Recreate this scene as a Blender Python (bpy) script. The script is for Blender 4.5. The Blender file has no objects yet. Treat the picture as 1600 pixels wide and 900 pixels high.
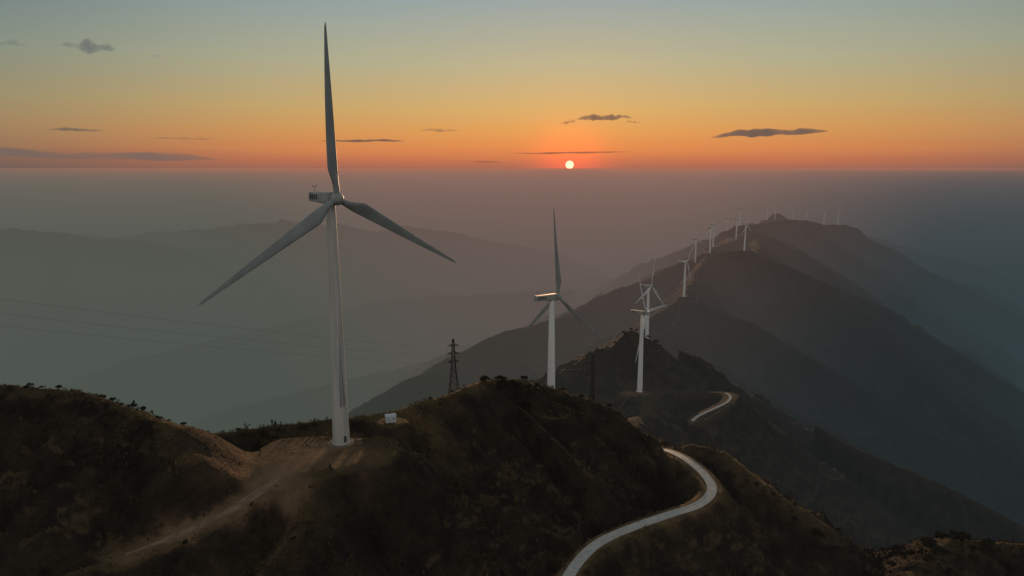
import bpy, bmesh, math, random
import numpy as np
from mathutils import Vector, Matrix
random.seed(7); rng=np.random.default_rng(11)
scene=bpy.context.scene
col=scene.collection
scene.view_settings.view_transform='Standard'; scene.view_settings.look='None'; scene.view_settings.exposure=0

# ------------------------------------------------------------------ helpers
def link(o): col.objects.link(o); return o
def newmat(name):
    m=bpy.data.materials.new(name); m.use_nodes=True
    m.node_tree.nodes.clear(); return m
class NT:
    def __init__(s,t): s.t=t
    def n(s,typ,**kw):
        nd=s.t.nodes.new(typ)
        for k,v in kw.items(): setattr(nd,k,v)
        return nd
    def l(s,a,b): s.t.links.new(a,b)
    def val(s,sock,v):
        if isinstance(v,(int,float,tuple,list)): sock.default_value=v
        else: s.l(v,sock)
    def math(s,op,a,b=None,c=None,clamp=False):
        nd=s.n('ShaderNodeMath',operation=op,use_clamp=clamp)
        s.val(nd.inputs[0],a)
        if b is not None: s.val(nd.inputs[1],b)
        if c is not None: s.val(nd.inputs[2],c)
        return nd.outputs[0]
    def smooth(s,x,a,b,o0=0.,o1=1.,typ='SMOOTHSTEP'):
        nd=s.n('ShaderNodeMapRange',interpolation_type=typ)
        s.val(nd.inputs[0],x); nd.inputs[1].default_value=a; nd.inputs[2].default_value=b
        nd.inputs[3].default_value=o0; nd.inputs[4].default_value=o1
        return nd.outputs[0]
    def mix(s,f,a,b,blend='MIX'):
        nd=s.n('ShaderNodeMix',data_type='RGBA',blend_type=blend)
        s.val(nd.inputs[0],f)
        for i,v in ((6,a),(7,b)):
            if isinstance(v,tuple): nd.inputs[i].default_value=(v[0],v[1],v[2],1)
            else: s.l(v,nd.inputs[i])
        return nd.outputs[2]
    def ramp(s,f,stops):
        nd=s.n('ShaderNodeValToRGB'); s.val(nd.inputs[0],f)
        e=nd.color_ramp.elements
        while len(e)<len(stops): e.new(0.5)
        for i,(p,c) in enumerate(stops):
            e[i].position=p; e[i].color=(c[0],c[1],c[2],1)
        return nd.outputs[0]
    def noise(s,vec,scale,detail=4,rough=.55):
        nd=s.n('ShaderNodeTexNoise'); nd.inputs['Scale'].default_value=scale
        nd.inputs['Detail'].default_value=detail; nd.inputs['Roughness'].default_value=rough
        if vec is not None: s.l(vec,nd.inputs['Vector'])
        return nd.outputs['Fac']

def simple_mat(name,c1,c2,scale=3.,rough=.7,metal=0.,bump=0.):
    m=newmat(name); t=NT(m.node_tree)
    out=t.n('ShaderNodeOutputMaterial'); p=t.n('ShaderNodeBsdfPrincipled')
    tc=t.n('ShaderNodeTexCoord'); nz=t.noise(tc.outputs['Object'],scale,5)
    t.l(t.mix(t.smooth(nz,.3,.7),c1,c2),p.inputs['Base Color'])
    p.inputs['Roughness'].default_value=rough; p.inputs['Metallic'].default_value=metal
    if bump:
        b=t.n('ShaderNodeBump'); b.inputs['Strength'].default_value=bump; t.l(nz,b.inputs['Height']); t.l(b.outputs[0],p.inputs['Normal'])
    t.l(p.outputs[0],out.inputs[0]); return m

def mesh_obj(name,verts,faces,mat=None,smooth=False,mats=None,mi=None):
    me=bpy.data.meshes.new(name); me.from_pydata([tuple(v) for v in verts],[],faces)
    if mats:
        for m in mats: me.materials.append(m)
        if mi is not None: me.polygons.foreach_set('material_index',mi)
    elif mat: me.materials.append(mat)
    bm=bmesh.new(); bm.from_mesh(me); bmesh.ops.recalc_face_normals(bm,faces=bm.faces); bm.to_mesh(me); bm.free()
    if smooth: me.polygons.foreach_set('use_smooth',[True]*len(me.polygons))
    me.update(); o=bpy.data.objects.new(name,me); return link(o)

# ------------------------------------------------------------------ numpy noise
TAB=rng.random((256,256))*2-1
def vnoise(x,y):
    xi=np.floor(x).astype(np.int64); yi=np.floor(y).astype(np.int64)
    fx=x-xi; fy=y-yi
    fx=fx*fx*fx*(fx*(fx*6-15)+10); fy=fy*fy*fy*(fy*(fy*6-15)+10)
    a=TAB[xi&255,yi&255]; b=TAB[(xi+1)&255,yi&255]; c=TAB[xi&255,(yi+1)&255]; d=TAB[(xi+1)&255,(yi+1)&255]
    return (a*(1-fx)+b*fx)*(1-fy)+(c*(1-fx)+d*fx)*fy
def fbm(x,y,o=4,ridged=False):
    s=0;a=1.;t=0
    for i in range(o):
        n=vnoise(x+17.3*i,y-9.1*i)
        if ridged: n=1-2*np.abs(n)
        s=s+a*n; t+=a; a*=.5; x,y=(x*1.73+y*1.0),(y*1.73-x*1.0)
    return s/t
def sstep(x,a,b):
    t=np.clip((x-a)/(b-a),0,1); return t*t*(3-2*t)

# ------------------------------------------------------------------ terrain definition (metres; z=0 is the drone's altitude)
G='white three-bladed wind turbine standing on the mountain ridge'
FARL='small hazy wind turbine on a far summit'
specs=[
 (23.0,385,-153,121,82,'white wind turbine rising behind the scrub-covered crest'),
 (127,651,-219,56,0,'white wind turbine on a bare levelled shelf'),
 (193,950,-245,50,80,'white wind turbine half hidden behind a rounded hill'),
 (387,1510,-285,50,52,G),(590,2180,-306,50,100,G),(650,2230,-275,45,85,G),(739,2500,-285,55,40,G),
 (1033,3270,-318,45,95,G),(931,2830,-291,55,30,G),(746,2180,-261,50,90,G),(1050,3150,-262,45,70,G),
 (1596,4280,-322,35,28,FARL),(1636,4260,-316,40,45,FARL),
 (1700,4150,-322,30,15,FARL),(1805,4200,-330,50,80,FARL),
 (1779,3900,-331,30,50,FARL),(1930,4050,-335,40,70,FARL)]
def sc3(P,k): return [(a*k,b*k,c*k) for a,b,c in P]
RIDGES=[ # points, side slope, crest rounding
 ([(-108,224,-91),(-85,228,-89.5),(-46,238,-88),(-28,262,-89.5),(-13,288,-91.2),(2,298,-94.5),(20,303,-101),(45,302,-109.5),(59,295,-118)],.66,4),
 ([(-100,205,-90),(-70,200,-89.3),(-48,213,-89.3)],.62,7),
 ([(-28,262,-91),(-22,238,-101),(-8,215,-115),(-6,190,-128)],.85,2),
 ([(-11,290,-92),(12,268,-107),(28,250,-118)],.85,2),
 ([(-72,192,-89.5),(-83,168,-92),(-107,153,-97.5),(-135,135,-105),(-180,100,-120)],.6,5),
 ([(-60,190,-90),(-56,176,-95),(-64,158,-101),(-84,138,-108)],.7,4),
 ([(-86,182,-84.5),(-92,183,-79.5),(-100,190,-74),(-110,192,-70.5),(-131,200,-67),(-156,202,-65.5),(-240,200,-58)],.86,7),
 ([(70,300,-128),(74,289,-127),(81,257,-127),(62,237,-127.4),(31,215,-127.6),(17,197,-128),(0,160,-131),(-20,110,-138)],.55,5),
 ([(84,302,-126.5),(95,290,-124.5),(104,262,-127.5),(119,240,-133),(128,228,-141)],.66,5),
 ([(128,208,-143),(146,224,-137.5),(164,236,-136),(205,242,-143),(280,240,-172)],.62,6),
 ([(2,298,-94),(12,335,-127),(23,385,-153),(50,430,-170),(75,480,-186),(110,560,-208),(127,651,-219)],.6,10),
 ([(160,570,-217),(188,600,-217),(213,640,-218),(175,655,-218),(127,651,-219),(100,640,-222)],.6,10),
 ([(127,665,-217),(138,710,-196),(146,760,-183),(165,850,-215),(188,950,-245),(220,1150,-300),(251,1322,-309),(387,1510,-285),(520,1900,-290),(650,2230,-275)],.55,10),
 ([(96,750,-208),(146,760,-184),(214,765,-214),(273,800,-258),(356,720,-292),(423,650,-312),(480,580,-332),(560,480,-380)],.6,12),
 ([(251,1322,-309),(400,1250,-372),(560,1050,-440),(700,850,-520)],.6,14),
 ([(387,1510,-285),(520,1480,-335),(640,1300,-400),(760,1150,-470)],.55,14),
 ([(650,2230,-275),(746,2180,-261),(853,2000,-304),(904,1750,-359),(870,1350,-425),(820,1000,-492),(780,700,-560)],.5,18),
 ([(746,2180,-261),(900,2450,-285),(1000,2800,-285),(1050,3150,-262)],.5,25),
 ([(650,2230,-275),(739,2500,-285),(931,2830,-291),(1033,3200,-300),(1050,3150,-262),(1300,3500,-277),(1500,3700,-274),(1660,3800,-286),(1780,3900,-316),(1849,3800,-312)],.45,30),
 ([(1849,3800,-316),(1981,3500,-433),(2130,3200,-549),(2226,2900,-652),(2250,2500,-760)],.5,25),
 ([(1500,3700,-285),(1600,3200,-390),(1560,2700,-500),(1480,2200,-600)],.5,25),
 ([(1300,3500,-290),(1300,3000,-370),(1250,2500,-460)],.5,20),
 ([(1050,3150,-265),(1130,2700,-315),(1160,2300,-395),(1150,1900,-490)],.5,25),
 ([(853,2000,-304),(1010,1850,-375),(1100,1600,-455)],.5,20),
 ([(1849,3800,-316),(1840,4400,-350),(2238,5200,-398),(2700,5000,-520),(3100,4500,-640)],.5,30),
 ([(1470,4330,-360),(1560,4300,-325),(1652,4290,-270),(1740,4300,-322),(1840,4400,-350)],.6,12),
 ([(650,2230,-275),(500,2100,-298),(400,1990,-325),(289,1900,-335),(150,1680,-358),(0,1500,-360),(-100,1400,-392),(-190,1300,-405),(-396,1150,-490),(-560,1050,-600)],.55,16),
 ([(289,1900,-338),(260,1600,-420),(180,1350,-500)],.55,14),
 ([(0,1500,-362),(60,1250,-440),(60,1050,-510)],.55,14),
 ([(0,1500,-360),(-60,1900,-500),(-250,2200,-620)],.5,30),
 (sc3([(-3300,3400,-330),(-2625,3500,-307),(-2520,3500,-300),(-2430,3500,-317),(-2300,3500,-322),(-2139,3500,-366),(-2000,3500,-360),(-1875,3500,-372),(-1700,3500,-408),(-1553,3450,-456),(-1100,3300,-590)],1.2),.5,20),
 (sc3([(-2300,3500,-330),(-2050,3000,-520),(-1600,2500,-690)],1.2),.5,40),
 (sc3([(-4200,6200,-560),(-3485,6000,-600),(-3100,6000,-548),(-2812,6000,-526),(-2500,6050,-512),(-2300,6000,-470),(-2150,6000,-478),(-2020,6000,-436),(-1900,6000,-462),(-1750,6000,-486),(-1573,6000,-462),(-1400,6000,-505),(-1180,6000,-550),(-1000,6000,-495),(-900,6000,-505),(-500,6000,-560),(-226,6000,-620),(453,6000,-740)],.80),.48,15),
 ([(-720,4800,-420),(-500,4400,-580),(100,4300,-690),(600,4000,-640),(1050,3500,-480)],.42,50),
 ([(-1500,2600,-740),(-600,3500,-665),(-100,3400,-625),(350,3300,-585),(800,3100,-430)],.45,40),
 ([(-900,2100,-760),(-300,2400,-690),(200,2500,-590),(600,2400,-410)],.45,40),
 ([(4050,11610,-680),(4860,12150,-500),(5410,12150,-400),(6210,12150,-450),(7560,11880,-600),(9450,11610,-675)],.35,70),
 ([(2500,5200,-560),(2900,4700,-700),(3300,4200,-790)],.42,60),
 ([(3300,5600,-900),(3800,5500,-860),(4600,5400,-850)],.4,60),
]
PADZ=-89.3
PADS=[(-64,205,29,18,PADZ),(-42.5,229,7,6,-88.2)]
for i,s_ in enumerate(specs):
    rr=10 if i==0 else 20 if i==1 else 14 if s_[1]<1600 else 26
    PADS.append((s_[0],s_[1],rr,rr*.9,s_[2]))
def smooth_poly(pts,n=8):
    P=[np.array(p,float) for p in pts]; out=[]
    for i in range(len(P)-1):
        p0=P[max(i-1,0)];p1=P[i];p2=P[i+1];p3=P[min(i+2,len(P)-1)]
        for k in range(n):
            t=k/n
            out.append(.5*((2*p1)+(-p0+p2)*t+(2*p0-5*p1+4*p2-p3)*t*t+(-p0+3*p1-3*p2+p3)*t**3))
    out.append(P[-1]); return out
ROAD_MAIN=smooth_poly([(40,372,-158),(50,340,-147),(62,316,-136),(70,302,-130),(76,287,-127.2),(80.5,270,-126.8),(80,255,-126.9),(72,243.5,-127.1),(59,236,-127.3),(45,228,-127.5),(31,218,-127.7),(22,206,-127.9),(15,190,-128.3),(8,165,-130),(-5,120,-136)],8)
ROAD_FAR=smooth_poly([(157,566,-217.4),(164,576,-217.2),(176,588,-217),(192,603,-217),(205,618,-217.2),(211,632,-217.5),(210,643,-217.9)],8)
TRACK=smooth_poly([(-60,206,PADZ),(-67,194,-89.5),(-71,183,-90.5),(-77,173,-92.),(-86,165,-94),(-98,159,-96.6)],8)
def poly_d(x,y,pts):
    best=np.full(x.shape,1e9); z=np.zeros(x.shape)
    for a,b in zip(pts[:-1],pts[1:]):
        dx,dy=b[0]-a[0],b[1]-a[1]; L=dx*dx+dy*dy+1e-9
        t=np.clip(((x-a[0])*dx+(y-a[1])*dy)/L,0,1)
        d=np.hypot(x-a[0]-t*dx,y-a[1]-t*dy); zz=a[2]+t*(b[2]-a[2])
        m=d<best; best=np.where(m,d,best); z=np.where(m,zz,z)
    return best,z
def height(x,y):
    x=np.asarray(x,float); y=np.asarray(y,float)
    r=np.hypot(x,y)
    h=-920+150*fbm(x/2600+3,y/2600,4)+60*fbm(x/700,y/700,2,True)
    D=np.full(x.shape,500.)
    wx=x+np.minimum(r*.02,25)*fbm(x/160+3,y/160,3); wy=y+np.minimum(r*.02,25)*fbm(x/160,y/160+8,3)
    for pts,s,rr in RIDGES:
        for a,b in zip(pts[:-1],pts[1:]):
            dx,dy=b[0]-a[0],b[1]-a[1]; L=dx*dx+dy*dy+1e-9
            t=np.clip(((wx-a[0])*dx+(wy-a[1])*dy)/L,0,1)
            d=np.hypot(wx-a[0]-t*dx,wy-a[1]-t*dy)
            zz=a[2]+t*(b[2]-a[2])-s*(np.sqrt(d*d+rr*rr)-rr)
            m=zz>h; h=np.where(m,zz,h); D=np.where(m,d,D)
    sc=sstep(r,300,1500)
    calm=.25+.75*sstep(np.hypot((x+76)/26,(y-190)/24),.75,1.35)   # graded, worn ground around the pad
    h=h-.27*np.minimum(D,420)*(.55-.6*fbm(x/340,y/340,4,True))*(.3+.7*sc)
    h=h-.28*np.minimum(D,80)*(.5-.6*fbm(x/64+5,y/64,4,True))*calm
    h=h-.40*np.minimum(D,22)*(.5-.6*fbm(x/17+5,y/17,4,True))*(1-.7*sc)*calm
    h=h+((.3+.05*np.minimum(D,25))*fbm(x/11,y/11,3)*(1-.5*sc)+.4*fbm(x/3,y/3,2)*(r<900))*calm
    h=h+2.2*sc*fbm(x/22,y/22,3)+4*sc*sstep(r,1500,3000)*fbm(x/70,y/70,3)+14*sstep(r,3900,5500)*fbm(x/210,y/210,3)
    for cx,cy,rx,ry,z in PADS:
        sel=(np.abs(x-cx)<rx*2)&(np.abs(y-cy)<ry*2)
        if sel.any():
            xs,ys=x[sel],y[sel]; e=np.hypot((xs-cx)/rx,(ys-cy)/ry); w=1-sstep(e,.7,1.6)
            if cx==-64: w=w*sstep(xs,-90,-78)
            h[sel]=h[sel]*(1-w)+(z+.06*fbm(xs/5,ys/5,2))*w
    near=(r<900)
    if near.any():
        xn=x[near];yn=y[near];hn=h[near]
        for P,w0,w1 in ((TRACK,3.5,10),(ROAD_MAIN,3.2,8.5),(ROAD_FAR,4.5,14)):
            d,z=poly_d(xn,yn,P); w=1-sstep(d,w0,w1); hn=hn*(1-w)+z*w
        h[near]=hn
    return h
def hgt(x,y): return float(height(np.array([x]),np.array([y]))[0])

# ------------------------------------------------------------------ terrain mesh
fine=np.radians(np.linspace(-43,43,860)); rest=np.radians(np.linspace(43,317,130)[1:-1])
az=np.concatenate([fine,rest])
rad=np.concatenate([np.linspace(8,105,14,endpoint=False),np.arange(105,450,.95),np.geomspace(450,6500,350)[0:-1],np.geomspace(6500,85000,90)])
A,R=np.meshgrid(az,rad); X=(R*np.sin(A)).ravel(); Y=(R*np.cos(A)).ravel()
Z=height(X,Y)
na,nr=len(az),len(rad)
ii=np.arange(nr-1)[:,None]*na; jj=np.arange(na)[None,:]; j2=(jj+1)%na
F=np.stack([ii+jj,ii+na+jj,ii+na+j2,ii+j2],-1).reshape(-1,4)
def np_mesh(name,V,F,smooth=True):
    me=bpy.data.meshes.new(name); k=F.shape[1]
    me.vertices.add(len(V)); me.vertices.foreach_set('co',V.astype(np.float32).ravel())
    me.loops.add(F.size); me.loops.foreach_set('vertex_index',F.astype(np.int32).ravel())
    me.polygons.add(len(F)); me.polygons.foreach_set('loop_start',np.arange(0,F.size,k,dtype=np.int32))
    try: me.polygons.foreach_set('loop_total',np.full(len(F),k,dtype=np.int32))
    except Exception: pass
    me.polygons.foreach_set('use_smooth',np.full(len(F),smooth))
    me.update(calc_edges=True); me.validate(); return me
me=np_mesh('terrain',np.stack([X,Y,Z],1),F[:,::-1])
def pad_e(x,y): return np.hypot((x+63)/28,(y-203)/16)+.4*fbm(x/9,y/9,4)
def lobe_e(x,y): return np.hypot((x+70)/14,(y-187)/15)+.4*fbm(x/6,y/6,4)
def cut_e(x,y): return np.hypot((x+88)/9,(y-181)/11)+.6*fbm(x/5,y/11,4)
def gold_f(x,y):   # dry golden grass; sunlit brightening of spur, crests and verges put into colour
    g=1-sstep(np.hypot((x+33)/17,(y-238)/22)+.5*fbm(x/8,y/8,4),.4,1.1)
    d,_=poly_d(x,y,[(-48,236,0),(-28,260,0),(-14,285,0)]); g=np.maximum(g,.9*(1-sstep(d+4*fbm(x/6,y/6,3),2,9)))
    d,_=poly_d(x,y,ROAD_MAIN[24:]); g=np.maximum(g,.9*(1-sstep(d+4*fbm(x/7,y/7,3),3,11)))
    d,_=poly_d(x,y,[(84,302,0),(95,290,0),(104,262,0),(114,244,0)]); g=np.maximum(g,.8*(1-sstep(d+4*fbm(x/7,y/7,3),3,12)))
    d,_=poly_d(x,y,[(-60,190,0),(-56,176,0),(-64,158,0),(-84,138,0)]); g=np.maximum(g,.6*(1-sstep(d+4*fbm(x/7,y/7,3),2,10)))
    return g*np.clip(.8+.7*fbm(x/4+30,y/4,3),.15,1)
mask=np.zeros(len(X)); gold=np.zeros(len(X)); nr_=np.hypot(X,Y)<900
xn,yn=X[nr_],Y[nr_]
gold[nr_]=gold_f(xn,yn)
jit=2.8*fbm(xn/4,yn/4,3)
m1=.55*(1-sstep(pad_e(xn,yn),.2,1.15))
m1=np.maximum(m1,.24*(1-sstep(cut_e(xn,yn),.2,1.2)))
m1=np.maximum(m1,.80*(1-sstep(lobe_e(xn,yn),.1,1.25)))
d,_=poly_d(xn,yn,TRACK); m1=np.maximum(m1,.85*(1-sstep(d+jit,1.5,8.))*(1-.5*sstep(-xn,86,100)))
d,_=poly_d(xn,yn,ROAD_MAIN); m1=np.maximum(m1,.45*(1-sstep(d+jit,2.2,5)))
d,_=poly_d(xn,yn,ROAD_FAR); m1=np.maximum(m1,.35*(1-sstep(d+jit,2.0,5)))
e=np.hypot((xn-122)/22,(yn-645)/10)+.3*fbm(xn/9,yn/9,3); m1=np.maximum(m1,.45*(1-sstep(e,.5,1.1)))
mask[nr_]=m1
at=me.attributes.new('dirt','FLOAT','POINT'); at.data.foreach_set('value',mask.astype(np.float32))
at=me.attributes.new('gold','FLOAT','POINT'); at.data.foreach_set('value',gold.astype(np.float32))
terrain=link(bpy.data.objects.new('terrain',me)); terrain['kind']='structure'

DIRT1=(.13,.072,.040); DIRT2=(.24,.138,.076)
m=newmat('hillside'); t=NT(m.node_tree)
out=t.n('ShaderNodeOutputMaterial'); p=t.n('ShaderNodeBsdfPrincipled'); p.inputs['Roughness'].default_value=.95
p.inputs['Specular IOR Level'].default_value=.1
g=t.n('ShaderNodeNewGeometry'); pos=g.outputs['Position']
sx=t.n('ShaderNodeSeparateXYZ'); t.l(g.outputs['Normal'],sx.inputs[0])
n1=t.noise(pos,.012,6,.6); n2=t.noise(pos,.11,6,.65); n3=t.noise(pos,.9,4,.7)
base=t.mix(t.smooth(n2,.35,.65),(.014,.011,.008),(.042,.029,.018))
olive=t.mix(t.smooth(n3,.3,.7),(.045,.034,.015),(.14,.093,.042))
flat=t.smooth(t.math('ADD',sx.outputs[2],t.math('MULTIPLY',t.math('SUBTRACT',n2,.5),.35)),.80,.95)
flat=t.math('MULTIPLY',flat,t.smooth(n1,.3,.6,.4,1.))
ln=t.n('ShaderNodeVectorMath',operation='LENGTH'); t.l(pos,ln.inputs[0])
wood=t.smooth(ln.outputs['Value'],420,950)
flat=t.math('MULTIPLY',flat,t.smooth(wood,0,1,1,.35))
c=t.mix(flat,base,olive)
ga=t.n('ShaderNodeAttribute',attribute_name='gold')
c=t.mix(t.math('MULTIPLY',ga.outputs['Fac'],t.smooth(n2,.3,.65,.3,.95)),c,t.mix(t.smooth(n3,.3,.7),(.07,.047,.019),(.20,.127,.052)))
c=t.mix(t.smooth(n3,.35,.75,0,.6),c,(.012,.010,.008))
c=t.mix(t.math('MULTIPLY',wood,.5),c,(.016,.018,.014))
dirt=t.mix(t.smooth(n2,.3,.7),DIRT1,DIRT2)
at_=t.n('ShaderNodeAttribute',attribute_name='dirt')
dm=t.math('MULTIPLY',at_.outputs['Fac'],t.smooth(n3,.2,.6,.7,1.))
c=t.mix(dm,c,dirt)
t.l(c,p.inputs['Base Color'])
b=t.n('ShaderNodeBump'); b.inputs['Distance'].default_value=1.4
t.l(t.smooth(at_.outputs['Fac'],.1,.6,.9,.2),b.inputs['Strength'])
t.l(t.math('ADD',n3,t.math('MULTIPLY',n2,3.)),b.inputs['Height']); t.l(b.outputs[0],p.inputs['Normal'])
t.l(p.outputs[0],out.inputs[0]); me.materials.append(m)

# ------------------------------------------------------------------ roads
concrete=simple_mat('road concrete',(.34,.305,.27),(.45,.41,.365),.6,.85)
kerbm=simple_mat('kerb concrete',(.40,.37,.33),(.48,.44,.40),1.5,.85)
trackm=simple_mat('packed earth',(.13,.074,.042),(.24,.140,.078),.35,.95,bump=.2)
trackf=simple_mat('ridge track earth',(.032,.026,.02),(.05,.04,.03),.1,.95)
def strip(name,pts,width,mat,lift,kerb=False,ragged=0.,drape=False):
    pts=[np.array(p,float) for p in pts]; n=len(pts); V=[];F=[];mi=[]
    prof=[(-.5,0),(-.25,0.03),(0,.05),(.25,.03),(.5,0)]
    w0=width if not callable(width) else width(0)
    if kerb:
        k=.25/w0; prof=[(-.5-k,-.25),(-.5-k,.13),(-.5,.13),(-.5,0)]+prof[1:-1]+[(.5,0),(.5,.13),(.5+k,.13),(.5+k,-.25)]
    for i,p in enumerate(pts):
        d=pts[min(i+1,n-1)]-pts[max(i-1,0)]; d[2]=0; d/=np.linalg.norm(d); s=np.array([d[1],-d[0],0])
        ww=width(i/(n-1)) if callable(width) else width
        w=ww*(1+ragged*(random.random()-.5))
        for u,h in prof:
            q=p+s*u*w; z=q[2]
            if drape: z=hgt(q[0],q[1])
            V.append((q[0],q[1],z+lift+h))
    k=len(prof)
    for i in range(n-1):
        for j in range(k-1):
            a=i*k+j; F.append((a,a+1,a+k+1,a+k)); mi.append(1 if kerb and (j<3 or j>k-5) else 0)
    o=mesh_obj(name,V,F,mats=[mat,kerbm],mi=mi); o['kind']='structure'; return o
strip('road',ROAD_MAIN,3.2,concrete,.22,kerb=True)
strip('road',ROAD_FAR,2.1,concrete,.22,kerb=True)
strip('dirt_track',TRACK[8:],lambda q:.6+2.4*math.sin(math.pi*min(1,q*.9+.05))**.6,trackm,.02,ragged=.8)
def drape_track(pts,w):
    strip('dirt_track',[(a[0],a[1],0) for a in smooth_poly([(x,y,0) for x,y in pts],10)],w,trackf,.6,drape=True,ragged=.3)
drape_track([(262,1318),(300,1335),(345,1400),(372,1470),(408,1500),(440,1590),(470,1700),(505,1850),(560,2000),(610,2120)],2.4)
drape_track([(118,640),(108,632),(104,622),(112,612)],2.)

# ------------------------------------------------------------------ wind turbines
def paint(name,a_,b_,stained=False):
    m=newmat(name); t=NT(m.node_tree)
    out=t.n('ShaderNodeOutputMaterial'); p=t.n('ShaderNodeBsdfPrincipled'); p.inputs['Roughness'].default_value=.55
    tc=t.n('ShaderNodeTexCoord'); mp=t.n('ShaderNodeMapping'); mp.inputs['Scale'].default_value=(1.2,1.2,.05); t.l(tc.outputs['Object'],mp.inputs[0])
    nz=t.noise(mp.outputs[0],1.,5); c=t.mix(t.smooth(nz,.3,.75),a_,b_)
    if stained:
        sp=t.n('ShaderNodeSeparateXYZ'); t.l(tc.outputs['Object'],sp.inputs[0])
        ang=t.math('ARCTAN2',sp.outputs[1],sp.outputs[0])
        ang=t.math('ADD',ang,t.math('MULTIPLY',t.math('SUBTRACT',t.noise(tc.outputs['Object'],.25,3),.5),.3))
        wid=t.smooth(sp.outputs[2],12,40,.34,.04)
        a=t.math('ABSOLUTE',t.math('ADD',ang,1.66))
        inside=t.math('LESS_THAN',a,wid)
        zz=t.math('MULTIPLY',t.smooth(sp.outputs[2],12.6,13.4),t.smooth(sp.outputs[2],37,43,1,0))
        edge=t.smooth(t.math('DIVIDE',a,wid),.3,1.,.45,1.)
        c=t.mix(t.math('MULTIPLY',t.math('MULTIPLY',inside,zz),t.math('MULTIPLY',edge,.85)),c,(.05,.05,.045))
    t.l(c,p.inputs['Base Color']); t.l(p.outputs[0],out.inputs[0]); return m
white=paint('turbine paint',(.84,.82,.78),(.78,.76,.72))
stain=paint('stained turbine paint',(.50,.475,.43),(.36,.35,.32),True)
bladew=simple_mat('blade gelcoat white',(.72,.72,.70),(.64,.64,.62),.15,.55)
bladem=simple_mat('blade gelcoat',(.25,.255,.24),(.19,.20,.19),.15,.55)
nacm=simple_mat('nacelle fibreglass',(.33,.33,.30),(.22,.22,.20),.5,.55)
darkm=simple_mat('dark grille',(.04,.04,.045),(.06,.06,.06),2.,.7)
steel=simple_mat('galvanised steel',(.14,.14,.14),(.2,.2,.2),1.,.6,.4)
foundm=simple_mat('foundation concrete',(.11,.075,.05),(.17,.125,.09),.8,.9)

H=80.
def lathe(profile,n=40):
    V=[];F=[]
    for r,z in profile:
        for k in range(n):
            a=2*math.pi*k/n; V.append((r*math.cos(a),r*math.sin(a),z))
    for i in range(len(profile)-1):
        for k in range(n):
            k2=(k+1)%n; F.append((i*n+k,i*n+k2,(i+1)*n+k2,(i+1)*n+k))
    F.append(tuple(range(n-1,-1,-1))); F.append(tuple((len(profile)-1)*n+k for k in range(n)))
    return V,F
def R(z): return 2.75-(2.75-1.5)*z/(H-2)
prof=[(R(0)+.15,0),(R(0)+.15,.35),(R(.36),.36)]
for zf in (20,40,60):
    prof+=[(R(zf-.15),zf-.15),(R(zf)+.03,zf-.12),(R(zf)+.03,zf+.12),(R(zf+.15),zf+.15)]
prof+=[(1.5,H-2.2),(1.75,H-2.1),(1.75,H-1.6)]
tower=mesh_obj('tower',*lathe(prof,48),white)
def mark(me_,n):
    for pl in me_.polygons: pl.use_smooth=len(pl.vertices)==4
    for e_ in me_.edges:
        a,b=e_.vertices
        if a//n==b//n: e_.use_edge_sharp=True
mark(tower.data,48)
found=mesh_obj('foundation',*lathe([(4.4,-1.5),(4.4,.03),(4.2,.08),(2.6,.14)],40),foundm)
def rbox(name,cx,cy,cz,sx,sy,sz,bev,mat,taper=None):
    bm=bmesh.new(); bmesh.ops.create_cube(bm,size=1)
    for v in bm.verts:
        v.co=Vector((v.co.x*sx,v.co.y*sy,v.co.z*sz))
        if taper: v.co=taper(v.co)
    if bev: bmesh.ops.bevel(bm,geom=list(bm.edges),offset=bev,segments=3,affect='EDGES',profile=.5)
    for v in bm.verts: v.co+=Vector((cx,cy,cz))
    me=bpy.data.meshes.new(name); bm.to_mesh(me); bm.free(); me.materials.append(mat)
    return link(bpy.data.objects.new(name,me))
door=rbox('door',0,-R(1.8)-.02,2.0,.95,.12,2.1,.03,darkm)
def ntap(v):
    if v.y>0: v=Vector((v.x*.8,v.y,v.z*.76+.3))
    return v
nac=rbox('nacelle',0,4.6,H,3.6,14.2,3.9,.45,nacm,ntap)
vents=[]
for i in range(4):
    vents.append(rbox('vent',-1.57,5.6+i*1.45,H+.25,.3,.7,1.6,.04,darkm))
mast=rbox('anemometer',0,9.8,H+2.65,.12,.12,2.0,0,steel)
mb=rbox('anemometer_arm',0,9.8,H+3.4,1.5,.1,.1,0,steel)
cups=[rbox('anemometer_cup',s*.7,9.8,H+3.65,.28,.28,.4,.05,steel) for s in (-1,1)]
V,F=lathe([(1.55,-1.7),(1.9,-.9),(2.0,0),(1.85,.9),(1.4,1.7),(.8,2.2),(.25,2.42)],32)
V=[(x,-z,y) for x,y,z in V]
hub=mesh_obj('rotor_hub',V,F,nacm,True)
BL=51.
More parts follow.
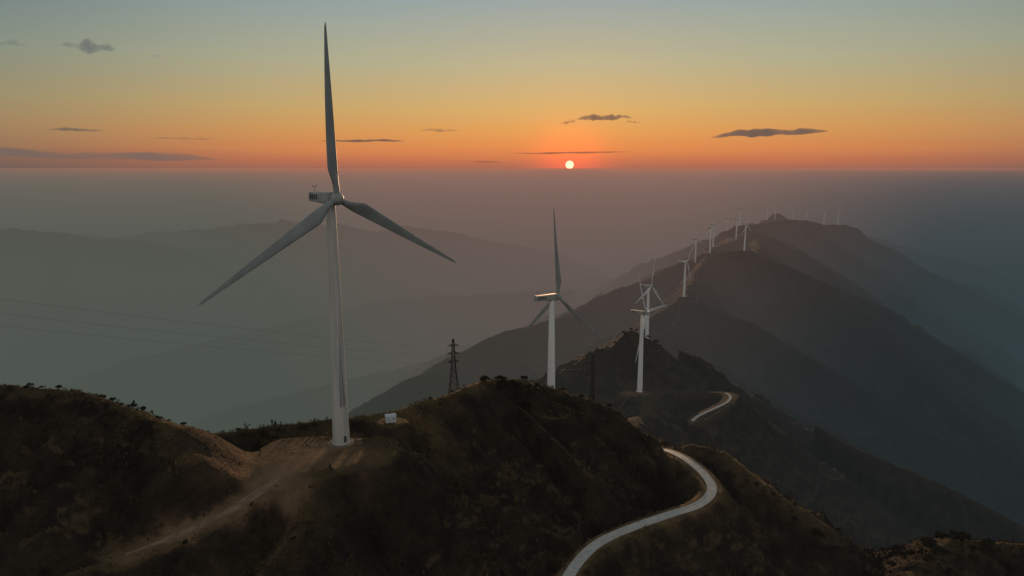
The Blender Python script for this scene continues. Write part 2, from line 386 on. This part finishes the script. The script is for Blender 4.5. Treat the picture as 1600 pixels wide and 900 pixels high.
def blade_mesh():
    V=[];F=[];n=20;L=BL
    st=np.concatenate([np.linspace(.022,.25,12),np.linspace(.28,.97,18),[.985,.995,1.]])
    for s in st:
        x=s*L
        if s<.19:
            k=sstep(np.array(s),.045,.19); ch=1.9*(1-k)+4.1*k; th=1.9*(1-k)+1.05*k
        else:
            q=(s-.19)/.81; k=1.; ch=4.1*(1-q)**.92+.55*q if q<1 else .3; th=ch*(.26-.12*q)
            if s>.98: ch*=.75; th*=.75
            if s>.99: ch*=.5
        tw=math.radians(22*(1-min(1,s*1.3))**2+4)
        pre=-1.0*s*s
        for i in range(n):
            a=2*math.pi*i/n
            cx=math.cos(a)*.5; cz=math.sin(a)*.5
            u=cx; tk=cz*(1-k*(.42+.9*u)*.85) if k>0 else cz
            off=(.5-.28)*k
            cc=(u-off)*ch; tt=tk*th
            yy=tt*math.cos(tw)+cc*math.sin(tw); zz=-tt*math.sin(tw)+cc*math.cos(tw)
            V.append((x,yy+pre,-zz))
    m_=len(st)
    for i in range(m_-1):
        for k in range(n):
            k2=(k+1)%n; F.append((i*n+k,i*n+k2,(i+1)*n+k2,(i+1)*n+k))
    F.append(tuple(range(n-1,-1,-1))); F.append(tuple((m_-1)*n+k for k in range(n)))
    return V,F
blade0=mesh_obj('blade',*blade_mesh(),bladew,True)
blades=[blade0]
for k in (1,2):
    b_=blade0.copy(); col.objects.link(b_); blades.append(b_)
turb=link(bpy.data.objects.new('wind_turbine',None)); turb.empty_display_size=5
for o in (tower,found,nac,hub): o.parent=turb
door.parent=tower
for o in vents+[mast]: o.parent=nac
bm=bmesh.new()
for o in [mast,mb]+cups: bm.from_mesh(o.data)
bm.to_mesh(mast.data); bm.free()
for o in [mb]+cups: bpy.data.objects.remove(o)
hub.location=(0,-4.3,H)
for k,b_ in enumerate(blades):
    b_.parent=hub; b_.rotation_euler=(0,-math.radians(120*k),0)
def place(t_,x,y,z,yaw,rot,label):
    t_.location=(x,y,z); t_.rotation_euler=(0,0,math.radians(yaw))
    t_['label']=label; t_['category']='wind turbine'; t_['group']='wind turbines along the mountain ridge'
    for c_ in t_.children:
        if c_.name.startswith('rotor_hub'): c_.rotation_euler=(0,-math.radians(rot),0)
def copy_tree(src,parent=None):
    n_=src.copy(); col.objects.link(n_)
    if parent is not None: n_.parent=parent; n_.matrix_parent_inverse=src.matrix_parent_inverse.copy()
    for c_ in list(src.children): copy_tree(c_,n_)
    return n_
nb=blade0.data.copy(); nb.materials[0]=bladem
for i,(x,y,z,yaw,rot,lab) in enumerate(specs):
    c_=copy_tree(turb); place(c_,x,y,z+.02,yaw,rot,lab)
    if i==0:
        for o in c_.children_recursive:
            if o.name.startswith('blade'): o.data=nb
place(turb,-56.3,213,PADZ+.05,43,92,'tall white wind turbine with stained tower on a dirt pad')
tower.data=tower.data.copy(); tower.data.materials[0]=stain
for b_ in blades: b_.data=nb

# ------------------------------------------------------------------ lattice pylons, cables
def beams(segs,w,mat,name):
    V=[];F=[]
    for a,b,ww in segs:
        a=Vector(a);b=Vector(b);d=(b-a)
        if d.length<1e-4: continue
        d.normalize(); u=d.orthogonal().normalized(); v=d.cross(u); k=len(V); h=ww/2
        for q in (a,b):
            for su,sv in ((-1,-1),(1,-1),(1,1),(-1,1)): V.append(q+u*su*h+v*sv*h)
        F+=[(k,k+1,k+5,k+4),(k+1,k+2,k+6,k+5),(k+2,k+3,k+7,k+6),(k+3,k,k+4,k+7),(k+3,k+2,k+1,k),(k+4,k+5,k+6,k+7)]
    return mesh_obj(name,V,F,mat)
pylm=simple_mat('weathered pylon steel',(.05,.04,.035),(.07,.06,.05),1.,.7,.3)
insm=simple_mat('insulator glass',(.05,.07,.06),(.08,.1,.09),3.,.3)
def pylon(x,y,h,wb,wt,arms,lab,yaw,th=1.):
    z=hgt(x,y)-.2
    e=link(bpy.data.objects.new('electricity_pylon',None)); e.location=(x,y,z); e.rotation_euler=(0,0,math.radians(yaw))
    e['label']=lab; e['category']='pylon'; e['group']='electricity pylons on the crest'
    def hw(zz):
        q=zz/h
        return wb/2+(wt/2-wb/2)*min(1,q/.6) if q<.6 else wt/2*(1-(q-.6)*1.6) 
    lv=[0,.14,.27,.38,.48,.56,.64,.71,.78,.85,.92,1.]; lv=[q*h for q in lv]
    segs=[]
    for a,b in zip(lv[:-1],lv[1:]):
        A_=[(sx_*hw(a),sy_*hw(a),a) for sx_,sy_ in ((-1,-1),(1,-1),(1,1),(-1,1))]
        B_=[(sx_*hw(b),sy_*hw(b),b) for sx_,sy_ in ((-1,-1),(1,-1),(1,1),(-1,1))]
        for k in range(4):
            segs.append((A_[k],B_[k],.3*th)); k2=(k+1)%4
            segs.append((A_[k],B_[k2],.15*th)); segs.append((A_[k2],B_[k],.15*th)); segs.append((B_[k],B_[k2],.15*th))
    fr=beams(segs,.2,pylm,'lattice_frame'); fr.parent=e
    tips=[]
    for q,l in arms:
        zz=q*h; s=[]
        for sd in (-1,1):
            tip=(sd*l,0,zz+.1); tips.append(tip)
            for sy_ in (-1,1):
                s.append(((sd*hw(zz)*.9,sy_*hw(zz)*.9,zz+.9),tip,.16)); s.append(((sd*hw(zz)*.9,sy_*hw(zz)*.9,zz-.1),tip,.2))
            for f in (.35,.7):
                s.append(((sd*l*f,0,zz+.0),(sd*l*f,0,zz+.9*(1-f)),.1))
        a_=beams(s,.15,pylm,'crossarm'); a_.parent=e
    for tp in tips:
        V,F=lathe([(.06,-1.5)]+[(r_,-1.4+i*.18+dz) for i in range(7) for r_,dz in ((.08,0),(.17,.05),(.08,.1))]+[(.05,.02)],8)
        i_=mesh_obj('insulator',V,F,insm); i_.parent=e; i_.location=tp
    e2=Matrix.Translation((x,y,z))@Matrix.Rotation(math.radians(yaw),4,'Z')
    return [e2@(Vector(tp)-Vector((0,0,1.5))) for tp in tips]
P1=(-27.5,310); z1=hgt(*P1)
tips=pylon(P1[0],P1[1],-78.5-z1,5.6,1.8,[(.66,2.8),(.78,3.2),(.9,2.5)],'dark steel lattice pylon with three crossarms on the crest',15,.85)
P2=(39,318); z2=hgt(*P2)
tips2=pylon(P2[0],P2[1],-87.5-z2,2.2,1.2,[(.80,1.6),(.93,1.5)],'slender steel lattice mast behind the scrub crest',15,1.2)
cabm=simple_mat('cable aluminium',(.05,.05,.05),(.07,.07,.07),1.,.6,.3)
def cable(a,b,sag,r=.055):
    V=[];F=[];n=40;m_=6; a=Vector(a);b=Vector(b); d=(b-a).normalized(); u=d.cross(Vector((0,0,1))).normalized(); v=u.cross(d)
    for i in range(n+1):
        q=i/n; p_=a.lerp(b,q)-Vector((0,0,4*sag*q*(1-q)))
        for k in range(m_):
            an=2*math.pi*k/m_; V.append(p_+u*r*math.cos(an)+v*r*math.sin(an))
    for i in range(n):
        for k in range(m_):
            k2=(k+1)%m_; F.append((i*m_+k,i*m_+k2,(i+1)*m_+k2,(i+1)*m_+k))
    o=mesh_obj('power_cable',V,F,cabm); o['label']='thin dark sagging power cable strung from the lattice pylon'; o['category']='cable'; o['group']='power cables'
for i,k in enumerate((4,2,0)):
    cable(tips[k],(-520,150+i*6,(42,31,22)[i]),9,.034)
for k in (1,3): cable(tips[k],tips2[k-1],1.2,.03)

# ------------------------------------------------------------------ equipment hut and cabinet on the pad
hutw=simple_mat('white cabin paint',(.42,.44,.46),(.5,.52,.54),1.,.5)
roofm=simple_mat('cabin roof sheet',(.36,.39,.42),(.44,.47,.5),1.,.5)
e=link(bpy.data.objects.new('equipment_cabin',None)); e.location=(-42.8,229,-88.15); e.rotation_euler=(0,0,.35)
e['label']='small white equipment cabin at the edge of the pad'; e['category']='cabin'
w_=rbox('wall',0,0,1.05,3.5,2.4,2.1,.05,hutw); w_.parent=e
V=[];F=[]
for i in range(9):
    a=math.pi*i/8
    for xx in (-1.9,1.9): V.append((xx,-1.35*math.cos(a),2.1+.75*math.sin(a)))
for i in range(8): F.append((2*i,2*i+1,2*i+3,2*i+2))
F.append(tuple(range(0,18,2))); F.append(tuple(range(17,0,-2))); F.append((0,16,17,1))
r_=mesh_obj('roof',V,F,roofm); r_.parent=e
d_=rbox('door',-.9,-1.22,.98,.75,.06,1.6,.02,roofm); d_.parent=e
wd=rbox('window',.8,-1.22,1.3,.6,.05,.45,.02,steel); wd.parent=e
e=link(bpy.data.objects.new('transformer_cabinet',None)); e.location=(-50.3,212,PADZ+.05); e.rotation_euler=(0,0,.5)
e['label']='low grey transformer cabinet beside the turbine tower'; e['category']='cabinet'
b_=rbox('cabinet_body',0,0,.75,1.6,1.0,1.4,.04,foundm); b_.parent=e
b_=rbox('cabinet_lid',0,0,1.5,1.8,1.2,.12,.03,darkm); b_.parent=e
b_=rbox('plinth',0,0,0.02,2.1,1.5,.18,.02,foundm); b_.parent=e

# ------------------------------------------------------------------ vegetation
def leafmat(name,c0,c1,c2,c3):
    m=newmat(name); t=NT(m.node_tree); out=t.n('ShaderNodeOutputMaterial'); p=t.n('ShaderNodeBsdfPrincipled'); p.inputs['Roughness'].default_value=.8
    p.inputs['Specular IOR Level'].default_value=.15
    g=t.n('ShaderNodeNewGeometry'); n1=t.noise(g.outputs['Position'],.05,5,.7); n2=t.noise(g.outputs['Position'],1.3,2)
    a_=t.n('ShaderNodeAttribute',attribute_name='tone')
    dark=t.mix(t.smooth(n1,.40,.60),c0,c1); light=t.mix(t.smooth(n2,.35,.7),c2,c3)
    c=t.mix(a_.outputs['Fac'],dark,light); t.l(c,p.inputs['Base Color'])
    t.l(p.outputs[0],out.inputs[0]); return m
scrub=leafmat('scrub leaves',(.011,.009,.006),(.036,.027,.015),(.085,.060,.026),(.27,.175,.075))
leafd=leafmat('shrub leaves',(.012,.012,.007),(.026,.025,.012),(.05,.04,.02),(.05,.04,.02))
barkm=simple_mat('bark',(.04,.03,.022),(.07,.05,.035),4.,.9)
def scatter_pts(n):
    a=np.radians(rng.uniform(-42,42,n)); r=110+(470-110)*rng.random(n)**1.15
    x=r*np.sin(a); y=r*np.cos(a)
    ok=np.ones(n,bool)
    d,_=poly_d(x,y,ROAD_MAIN); ok&=d>2.5+1.0*rng.random(n)
    d,_=poly_d(x,y,TRACK); ok&=d>2.2+5.0*rng.random(n)
    ok&=(pad_e(x,y)>.7+.3*rng.random(n))|(rng.random(n)<.05)
    ok&=(lobe_e(x,y)>.75+.3*rng.random(n))|(rng.random(n)<.03)
    ok&=(cut_e(x,y)>.9)|(rng.random(n)<.5)
    ok&=np.hypot(x+42.8,y-229)>4
    dens=fbm(x/14+40,y/14,3); ok&=rng.random(n)<(.7+.9*dens)
    return x[ok],y[ok]
x,y=scatter_pts(140000); z=height(x,y); n=len(x); K=12
hx=height(x+3,y)-height(x-3,y); hy=height(x,y+3)-height(x,y-3); slope=np.hypot(hx,hy)/6
curv=(height(x+7,y)+height(x-7,y)+height(x,y+7)+height(x,y-7))/4-z
tone=np.clip((1-sstep(slope,.22,.62))*.6+sstep(-curv,.4,1.8)*.55,0,1)*np.clip(.5+1.1*fbm(x/16+9,y/16,4),0,1)
tone=tone*(1-.95*sstep(x,116,132))
gf=gold_f(x,y); tone=np.maximum(tone,.9*gf)
tone=np.clip(tone+.25*(rng.random(n)-.5)*(x<125),0,1)
size=(.25+.85*rng.random(n)**3.4)*(.85+.7*fbm(x/25,y/25,3)); size=np.maximum(size,.2)
size=size*(1-.4*tone)*(1+.3*sstep(x,120,140))
big=(rng.random(n)<.035)&(fbm(x/10+70,y/10,3)>.02); size=np.where(big,size+rng.uniform(.6,1.3,n),size); tone=np.where(big,tone*.15,tone)
ctr=np.stack([x,y,z],1)[:,None,:]
dirn=rng.normal(size=(n,K,3)); dirn/=np.linalg.norm(dirn,axis=2,keepdims=True); dirn[...,2]=np.abs(dirn[...,2])*1.3
pos_=ctr+dirn*(size[:,None,None]*rng.uniform(.35,1.0,(n,K,1)))
e1=rng.normal(size=(n,K,3)); e2=rng.normal(size=(n,K,3)); e2[...,2]=np.abs(e2[...,2])*2.2; sc_=(size[:,None,None]*rng.uniform(.16,.32,(n,K,1)))
V=np.stack([pos_-e1*sc_*.5,pos_+e1*sc_*.5,pos_+e2*sc_+np.array([0,0,.1])],2).reshape(-1,3)
Fs=np.arange(len(V)).reshape(-1,3)
me=np_mesh('scrub_cover',V,Fs,False); me.materials.append(scrub)
at=me.attributes.new('tone','FLOAT','POINT'); at.data.foreach_set('value',np.repeat(tone,K*3).astype(np.float32))
so=link(bpy.data.objects.new('scrub_cover',me)); so['kind']='stuff'; so['label']='dry brown and olive scrub covering the near hillsides'
def shrub_meshes(seed,h):
    rs=np.random.default_rng(seed)
    segs=[]; ends=[]
    def br(p,d,l,w,dep):
        q=p+d*l; segs.append((p,q,w))
        if dep>0:
            for k in range(3):
                d2=d+Vector(rs.normal(size=3))*.55; d2.z=abs(d2.z)*.8+.2; d2.normalize(); br(q,d2,l*.68,w*.6,dep-1)
        else: ends.append(q)
    for k in range(2): br(Vector((0,0,-.2)),Vector((rs.normal()*.25,rs.normal()*.25,1)).normalized(),h*.38,.06,3)
    V=[];F=[]
    for a,b,ww in segs:
        d=(b-a).normalized(); u=d.orthogonal().normalized(); v=d.cross(u); k=len(V)
        for q,w2 in ((a,ww/2),(b,ww*.32)):
            for an in range(5): V.append(q+u*w2*math.cos(an*1.2566)+v*w2*math.sin(an*1.2566))
        for an in range(5): F.append((k+an,k+(an+1)%5,k+5+(an+1)%5,k+5+an))
    tm=bpy.data.meshes.new('trunk'); tm.from_pydata([tuple(q) for q in V],[],F); tm.materials.append(barkm)
    L=[]
    for q in ends:
        R0=h*rs.uniform(.10,.2)
        for k in range(40):
            dd=rs.normal(size=3); dd/=np.linalg.norm(dd); c=np.array(q)+dd*R0*rs.uniform(.3,1.3)
            a=rs.normal(size=3)*h*.026; b=rs.normal(size=3)*h*.026
            L+=[c-a,c+a,c+b*1.6]
    cm=np_mesh('crown',np.array(L),np.arange(len(L)).reshape(-1,3),False); cm.materials.append(leafd)
    return tm,cm
variants=[shrub_meshes(s,1.) for s in (1,2,3,4)]
def add_shrub(x,y,h,k):
    e=link(bpy.data.objects.new('shrub',None)); e.location=(x,y,hgt(x,y)-.05); e.scale=(h*1.15,h*1.15,h); e.rotation_euler=(0,0,random.random()*6.28)
    e['category']='shrub'; e['group']='shrubs along the near crests'; e['label']='dark leafy shrub on the dry grassy crest'
    tm,cm=variants[k%4]
    a=link(bpy.data.objects.new('trunk',tm)); a.parent=e; a=link(bpy.data.objects.new('crown',cm)); a.parent=e
k=0
for (cx,cy,sx_,sy_,n_,h0,h1) in [(-142,201,26,8,12,.8,1.8),(-106,194,8,5,7,.8,2.0),(-5,292,18,8,34,1.4,3.2),(28,303,14,5,12,1.,2.2),(-36,252,9,6,4,.9,1.7),
     (158,232,30,8,30,2.0,4.0),(108,250,8,14,8,.9,1.8),(-88,226,14,3,6,.8,1.5),(-20,190,26,20,14,.9,1.9),(-70,160,14,10,6,.8,1.6),(146,762,40,6,14,3,5),(50,262,14,18,12,.9,2.0)]:
    for i in range(n_):
        xx=cx+random.gauss(0,1)*sx_*.6; yy=cy+random.gauss(0,1)*sy_*.6
        d,_=poly_d(np.array([xx]),np.array([yy]),ROAD_MAIN); d2,_=poly_d(np.array([xx]),np.array([yy]),TRACK)
        if d[0]<5 or d2[0]<5 or math.hypot((xx+62)/24,(yy-207)/16)<1.1: continue
        add_shrub(xx,yy,random.uniform(h0,h1),k); k+=1

# ------------------------------------------------------------------ haze layer (absorbing air below the inversion; sun-scattered light painted in as emission)
SUN_AZ=math.radians(4.75)
haze=rbox('haze_layer',0,20000,-804,120000,80000,1592,0,darkm)
hm=newmat('haze'); haze.data.materials[0]=hm; haze['kind']='structure'
haze.hide_viewport=True
t=NT(hm.node_tree); out=t.n('ShaderNodeOutputMaterial')
g=t.n('ShaderNodeNewGeometry'); s=t.n('ShaderNodeSeparateXYZ'); t.l(g.outputs['Position'],s.inputs[0])
xx,yy,zz=s.outputs
rr=t.math('SQRT',t.math('ADD',t.math('ADD',t.math('MULTIPLY',xx,xx),t.math('MULTIPLY',yy,yy)),160000.))
cs=t.math('ADD',t.math('MULTIPLY',t.math('DIVIDE',xx,rr),math.sin(SUN_AZ)),t.math('MULTIPLY',t.math('DIVIDE',yy,rr),math.cos(SUN_AZ)))
side=t.math('DIVIDE',xx,rr)
warm=t.smooth(cs,.86,1.0)
warml=t.smooth(cs,.88,.995)
deep=t.smooth(zz,-10,-560,typ='SMOOTHERSTEP')
top=t.mix(t.smooth(side,-.1,.5),(.130,.138,.120),(.086,.106,.112))
low=t.mix(t.smooth(side,-.25,.45),(.066,.084,.070),(.024,.044,.051))
wtop=(.225,.150,.130); wlow=(.100,.084,.076)
cc=t.mix(deep,t.mix(warm,top,wtop),t.mix(warml,low,wlow))  # sun-side warmth and dimmer depths put into the haze colour
rim=t.math('MULTIPLY',t.smooth(zz,-190,-20),t.smooth(cs,.6,1.,.2,1.))
cc=t.mix(rim,cc,(.42,.165,.10))  # sunset glow along the haze top, painted in
dens=t.math('ADD',t.math('MULTIPLY',t.smooth(zz,-20,-450,1/36000,1/1550),t.smooth(side,.15,.42,1.,.62)),t.smooth(zz,-360,-680,0.,1/1200))
ab=t.n('ShaderNodeVolumeAbsorption'); ab.inputs[0].default_value=(0,0,0,1); t.l(dens,ab.inputs['Density'])
em=t.n('ShaderNodeEmission'); t.l(cc,em.inputs[0]); t.l(dens,em.inputs[1])
ad=t.n('ShaderNodeAddShader'); t.l(ab.outputs[0],ad.inputs[0]); t.l(em.outputs[0],ad.inputs[1]); t.l(ad.outputs[0],out.inputs['Volume'])
try: hm.cycles.volume_step_rate=.13
except Exception as ex: print(ex)

# ------------------------------------------------------------------ clouds
def cloud(az_u,el,length,thick,dist,colr,dens,seed,lab,tilt=0.,depth=None,ragged=.5,waves=6):
    rs=np.random.default_rng(seed); n=90; m_=18; off=rs.random()*200
    V=[];F=[]
    depth=depth or length*.35
    for i in range(n+1):
        q=i/n; env=max(0.,math.sin(math.pi*q))**.7
        nz=fbm(np.array([q*waves+off]),np.array([3.1]),3)[0]
        nz2=fbm(np.array([q*waves*.6+off+50]),np.array([7.1]),3)[0]
        r0=max(.03,env*(1+ragged*1.6*nz))
        cz=nz2*thick*.35+tilt*(q-.5)*length
        for k in range(m_):
            a=2*math.pi*k/m_
            nn=fbm(np.array([q*waves*2+off]),np.array([k*.5+9.]),3)[0]
            rr_=r0*(1+ragged*nn)
            V.append(((q-.5)*length,math.cos(a)*depth*.5*rr_,cz+math.sin(a)*thick*.5*rr_*(1.15 if math.sin(a)>0 else .7)))
    for i in range(n):
        for k in range(m_):
            k2=(k+1)%m_; F.append((i*m_+k,(i+1)*m_+k,(i+1)*m_+k2,i*m_+k2))
    F.append(tuple(range(m_))); F.append(tuple(n*m_+k for k in range(m_-1,-1,-1)))
    mt=newmat('cloud vapour'); t=NT(mt.node_tree); out=t.n('ShaderNodeOutputMaterial')
    ab=t.n('ShaderNodeVolumeAbsorption'); ab.inputs[0].default_value=(0,0,0,1); ab.inputs[1].default_value=dens
    em=t.n('ShaderNodeEmission'); em.inputs[0].default_value=(*colr,1); em.inputs[1].default_value=dens  # backlit cloud tone put into emission, nothing scatters here
    ad=t.n('ShaderNodeAddShader'); t.l(ab.outputs[0],ad.inputs[0]); t.l(em.outputs[0],ad.inputs[1]); t.l(ad.outputs[0],out.inputs['Volume'])
    o=mesh_obj('cloud',V,F,mt,True); o.location=(az_u*dist,dist,el*dist); o.rotation_euler=(0,0,-math.atan(az_u))
    o['label']=lab; o['category']='cloud'; o['group']='small clouds in the sunset sky'
D=20000; px=D/1067
cloud(.131,.0695,88*px,11*px,D,(.16,.09,.075),.004,1,'small ragged dark cloud above the setting sun',0.03,waves=6,ragged=.42)
cloud(.080,.0650,26*px,6*px,D,(.20,.08,.055),.004,2,'small ragged dark cloud above the setting sun',.12,waves=4)
cloud(.172,.0645,26*px,3*px,D,(.2,.09,.06),.004,12,'faint wisp of cloud',-.03)
cloud(.366,.0475,172*px,11*px,D,(.16,.105,.085),.003,3,'long flat dark cloud over the ridge',0.03,ragged=.3)
cloud(-.592,.165,74*px,14*px,D,(.14,.155,.15),.0022,4,'small grey puffy cloud high in the sky',0,waves=5,ragged=.5)
cloud(-.70,.171,40*px,10*px,D,(.13,.15,.15),.0018,5,'small grey puffy cloud high in the sky',0,waves=4,ragged=.5)
cloud(-.50,.154,18*px,5*px,D,(.13,.15,.14),.0016,6,'faint wisp of cloud',0,waves=3)
cloud(-.625,.0535,82*px,5*px,D,(.14,.115,.095),.003,7,'thin dark streak of cloud',0,ragged=.25)
cloud(-.213,.038,130*px,4.5*px,D,(.16,.10,.075),.0035,8,'thin dark streak of cloud',0.01,ragged=.3)
cloud(.085,.0215,190*px,2.6*px,D,(.38,.13,.065),.003,9,'thin dark streak of cloud',0.01,ragged=.3)
cloud(-.035,.0085,60*px,2.2*px,D,(.28,.105,.065),.003,10,'thin dark streak of cloud',-.01,ragged=.3)
cloud(-.72,.0215,620*px,24*px,D,(.17,.13,.115),.0005,11,'long low bank of dark cloud near the horizon',-.030,ragged=.45)
cloud(-.105,.053,70*px,4*px,D,(.3,.17,.09),.002,13,'faint wisp of cloud',0.0,ragged=.5)
cloud(-.47,.041,90*px,2.4*px,D,(.2,.13,.085),.0014,14,'faint wisp of cloud',0.0,ragged=.5)

# ------------------------------------------------------------------ sun disc
SD=72000; el=math.radians(.26)
bm=bmesh.new(); bmesh.ops.create_icosphere(bm,subdivisions=4,radius=SD*math.tan(math.radians(.33)))
me=bpy.data.meshes.new('sun'); bm.to_mesh(me); bm.free()
for pl in me.polygons: pl.use_smooth=True
sm=newmat('sun surface'); t=NT(sm.node_tree); out=t.n('ShaderNodeOutputMaterial'); em=t.n('ShaderNodeEmission')
em.inputs[0].default_value=(1,.56,.32,1); em.inputs[1].default_value=2.1; t.l(em.outputs[0],out.inputs[0]); me.materials.append(sm)
so=link(bpy.data.objects.new('sun',me)); so.location=(SD*math.sin(SUN_AZ)*math.cos(el),SD*math.cos(SUN_AZ)*math.cos(el),SD*math.sin(el))
so['label']='glowing pale orange sun disc touching the hazy horizon'; so['category']='sun'

ld=bpy.data.lights.new('sunlight','SUN'); ld.energy=3.6; ld.angle=math.radians(.6); ld.color=(1,.58,.30)
lo=link(bpy.data.objects.new('sunlight',ld)); le=math.radians(3.0)
dv=Vector((math.sin(SUN_AZ)*math.cos(le),math.cos(SUN_AZ)*math.cos(le),math.sin(le))); lo.rotation_euler=dv.to_track_quat('Z','Y').to_euler()

# ------------------------------------------------------------------ world
w=bpy.data.worlds.new('World'); scene.world=w; w.use_nodes=True; w.node_tree.nodes.clear(); t=NT(w.node_tree)
out=t.n('ShaderNodeOutputWorld'); bg=t.n('ShaderNodeBackground'); bg.inputs[1].default_value=1.
tc=t.n('ShaderNodeTexCoord'); nv=t.n('ShaderNodeVectorMath',operation='NORMALIZE'); t.l(tc.outputs['Generated'],nv.inputs[0])
s=t.n('ShaderNodeSeparateXYZ'); t.l(nv.outputs[0],s.inputs[0]); x_,y_,z_=s.outputs
hr=t.math('SQRT',t.math('ADD',t.math('ADD',t.math('MULTIPLY',x_,x_),t.math('MULTIPLY',y_,y_)),1e-5))
cs=t.math('DIVIDE',t.math('ADD',t.math('MULTIPLY',x_,math.sin(SUN_AZ)),t.math('MULTIPLY',y_,math.cos(SUN_AZ))),hr)
mpn=t.n('ShaderNodeMapping'); mpn.inputs['Scale'].default_value=(2.5,2.5,55); t.l(nv.outputs[0],mpn.inputs[0])
zb=t.math('ADD',z_,t.math('MULTIPLY',t.math('SUBTRACT',t.noise(mpn.outputs[0],1.5,4),.5),.008))
f=t.math('MULTIPLY',zb,2.0,clamp=True)
near=t.ramp(f,[(0,(.37,.140,.092)),(.02,(.52,.165,.082)),(.05,(.66,.230,.080)),(.10,(.65,.305,.095)),(.165,(.56,.375,.15)),(.285,(.41,.405,.265)),(.45,(.26,.35,.365)),(1,(.16,.22,.25))])
far =t.ramp(f,[(0,(.150,.114,.098)),(.02,(.195,.124,.094)),(.05,(.285,.168,.10)),(.10,(.33,.222,.118)),(.165,(.30,.26,.15)),(.285,(.21,.256,.218)),(.45,(.12,.182,.218)),(1,(.10,.15,.18))])
warm=t.smooth(cs,.70,1.0)
sky=t.mix(warm,far,near)
back=t.mix(t.smooth(z_,0,.7),(.42,.39,.37),(.33,.355,.375))
sky=t.mix(t.smooth(cs,.45,-.2),sky,back)
dp=t.n('ShaderNodeVectorMath',operation='DOT_PRODUCT'); t.l(nv.outputs[0],dp.inputs[0]); dp.inputs[1].default_value=tuple(Vector((math.sin(SUN_AZ)*math.cos(el),math.cos(SUN_AZ)*math.cos(el),math.sin(el))))
gl=t.math('EXPONENT',t.math('MULTIPLY',t.math('SUBTRACT',dp.outputs['Value'],1.0),900.))
glow=t.mix(gl,(0,0,0),(.46,.02,.0))
sky=t.mix(1.,sky,glow,'ADD')
ns=t.n('ShaderNodeTexSky',sky_type='NISHITA'); ns.sun_disc=False; ns.sun_elevation=math.radians(3.0); ns.sun_rotation=SUN_AZ; ns.air_density=1.5; ns.dust_density=3
sky=t.mix(1.,sky,t.mix(.006,(0,0,0),ns.outputs[0]),'ADD')
t.l(sky,bg.inputs[0]); t.l(bg.outputs[0],out.inputs[0])

# ------------------------------------------------------------------ camera
cd=bpy.data.cameras.new('camera'); cd.lens=24; cd.sensor_width=36; cd.clip_start=1; cd.clip_end=250000
co=link(bpy.data.objects.new('camera',cd)); co.location=(0,0,0); co.rotation_euler=(math.radians(90-9.97),0,0)
scene.camera=co
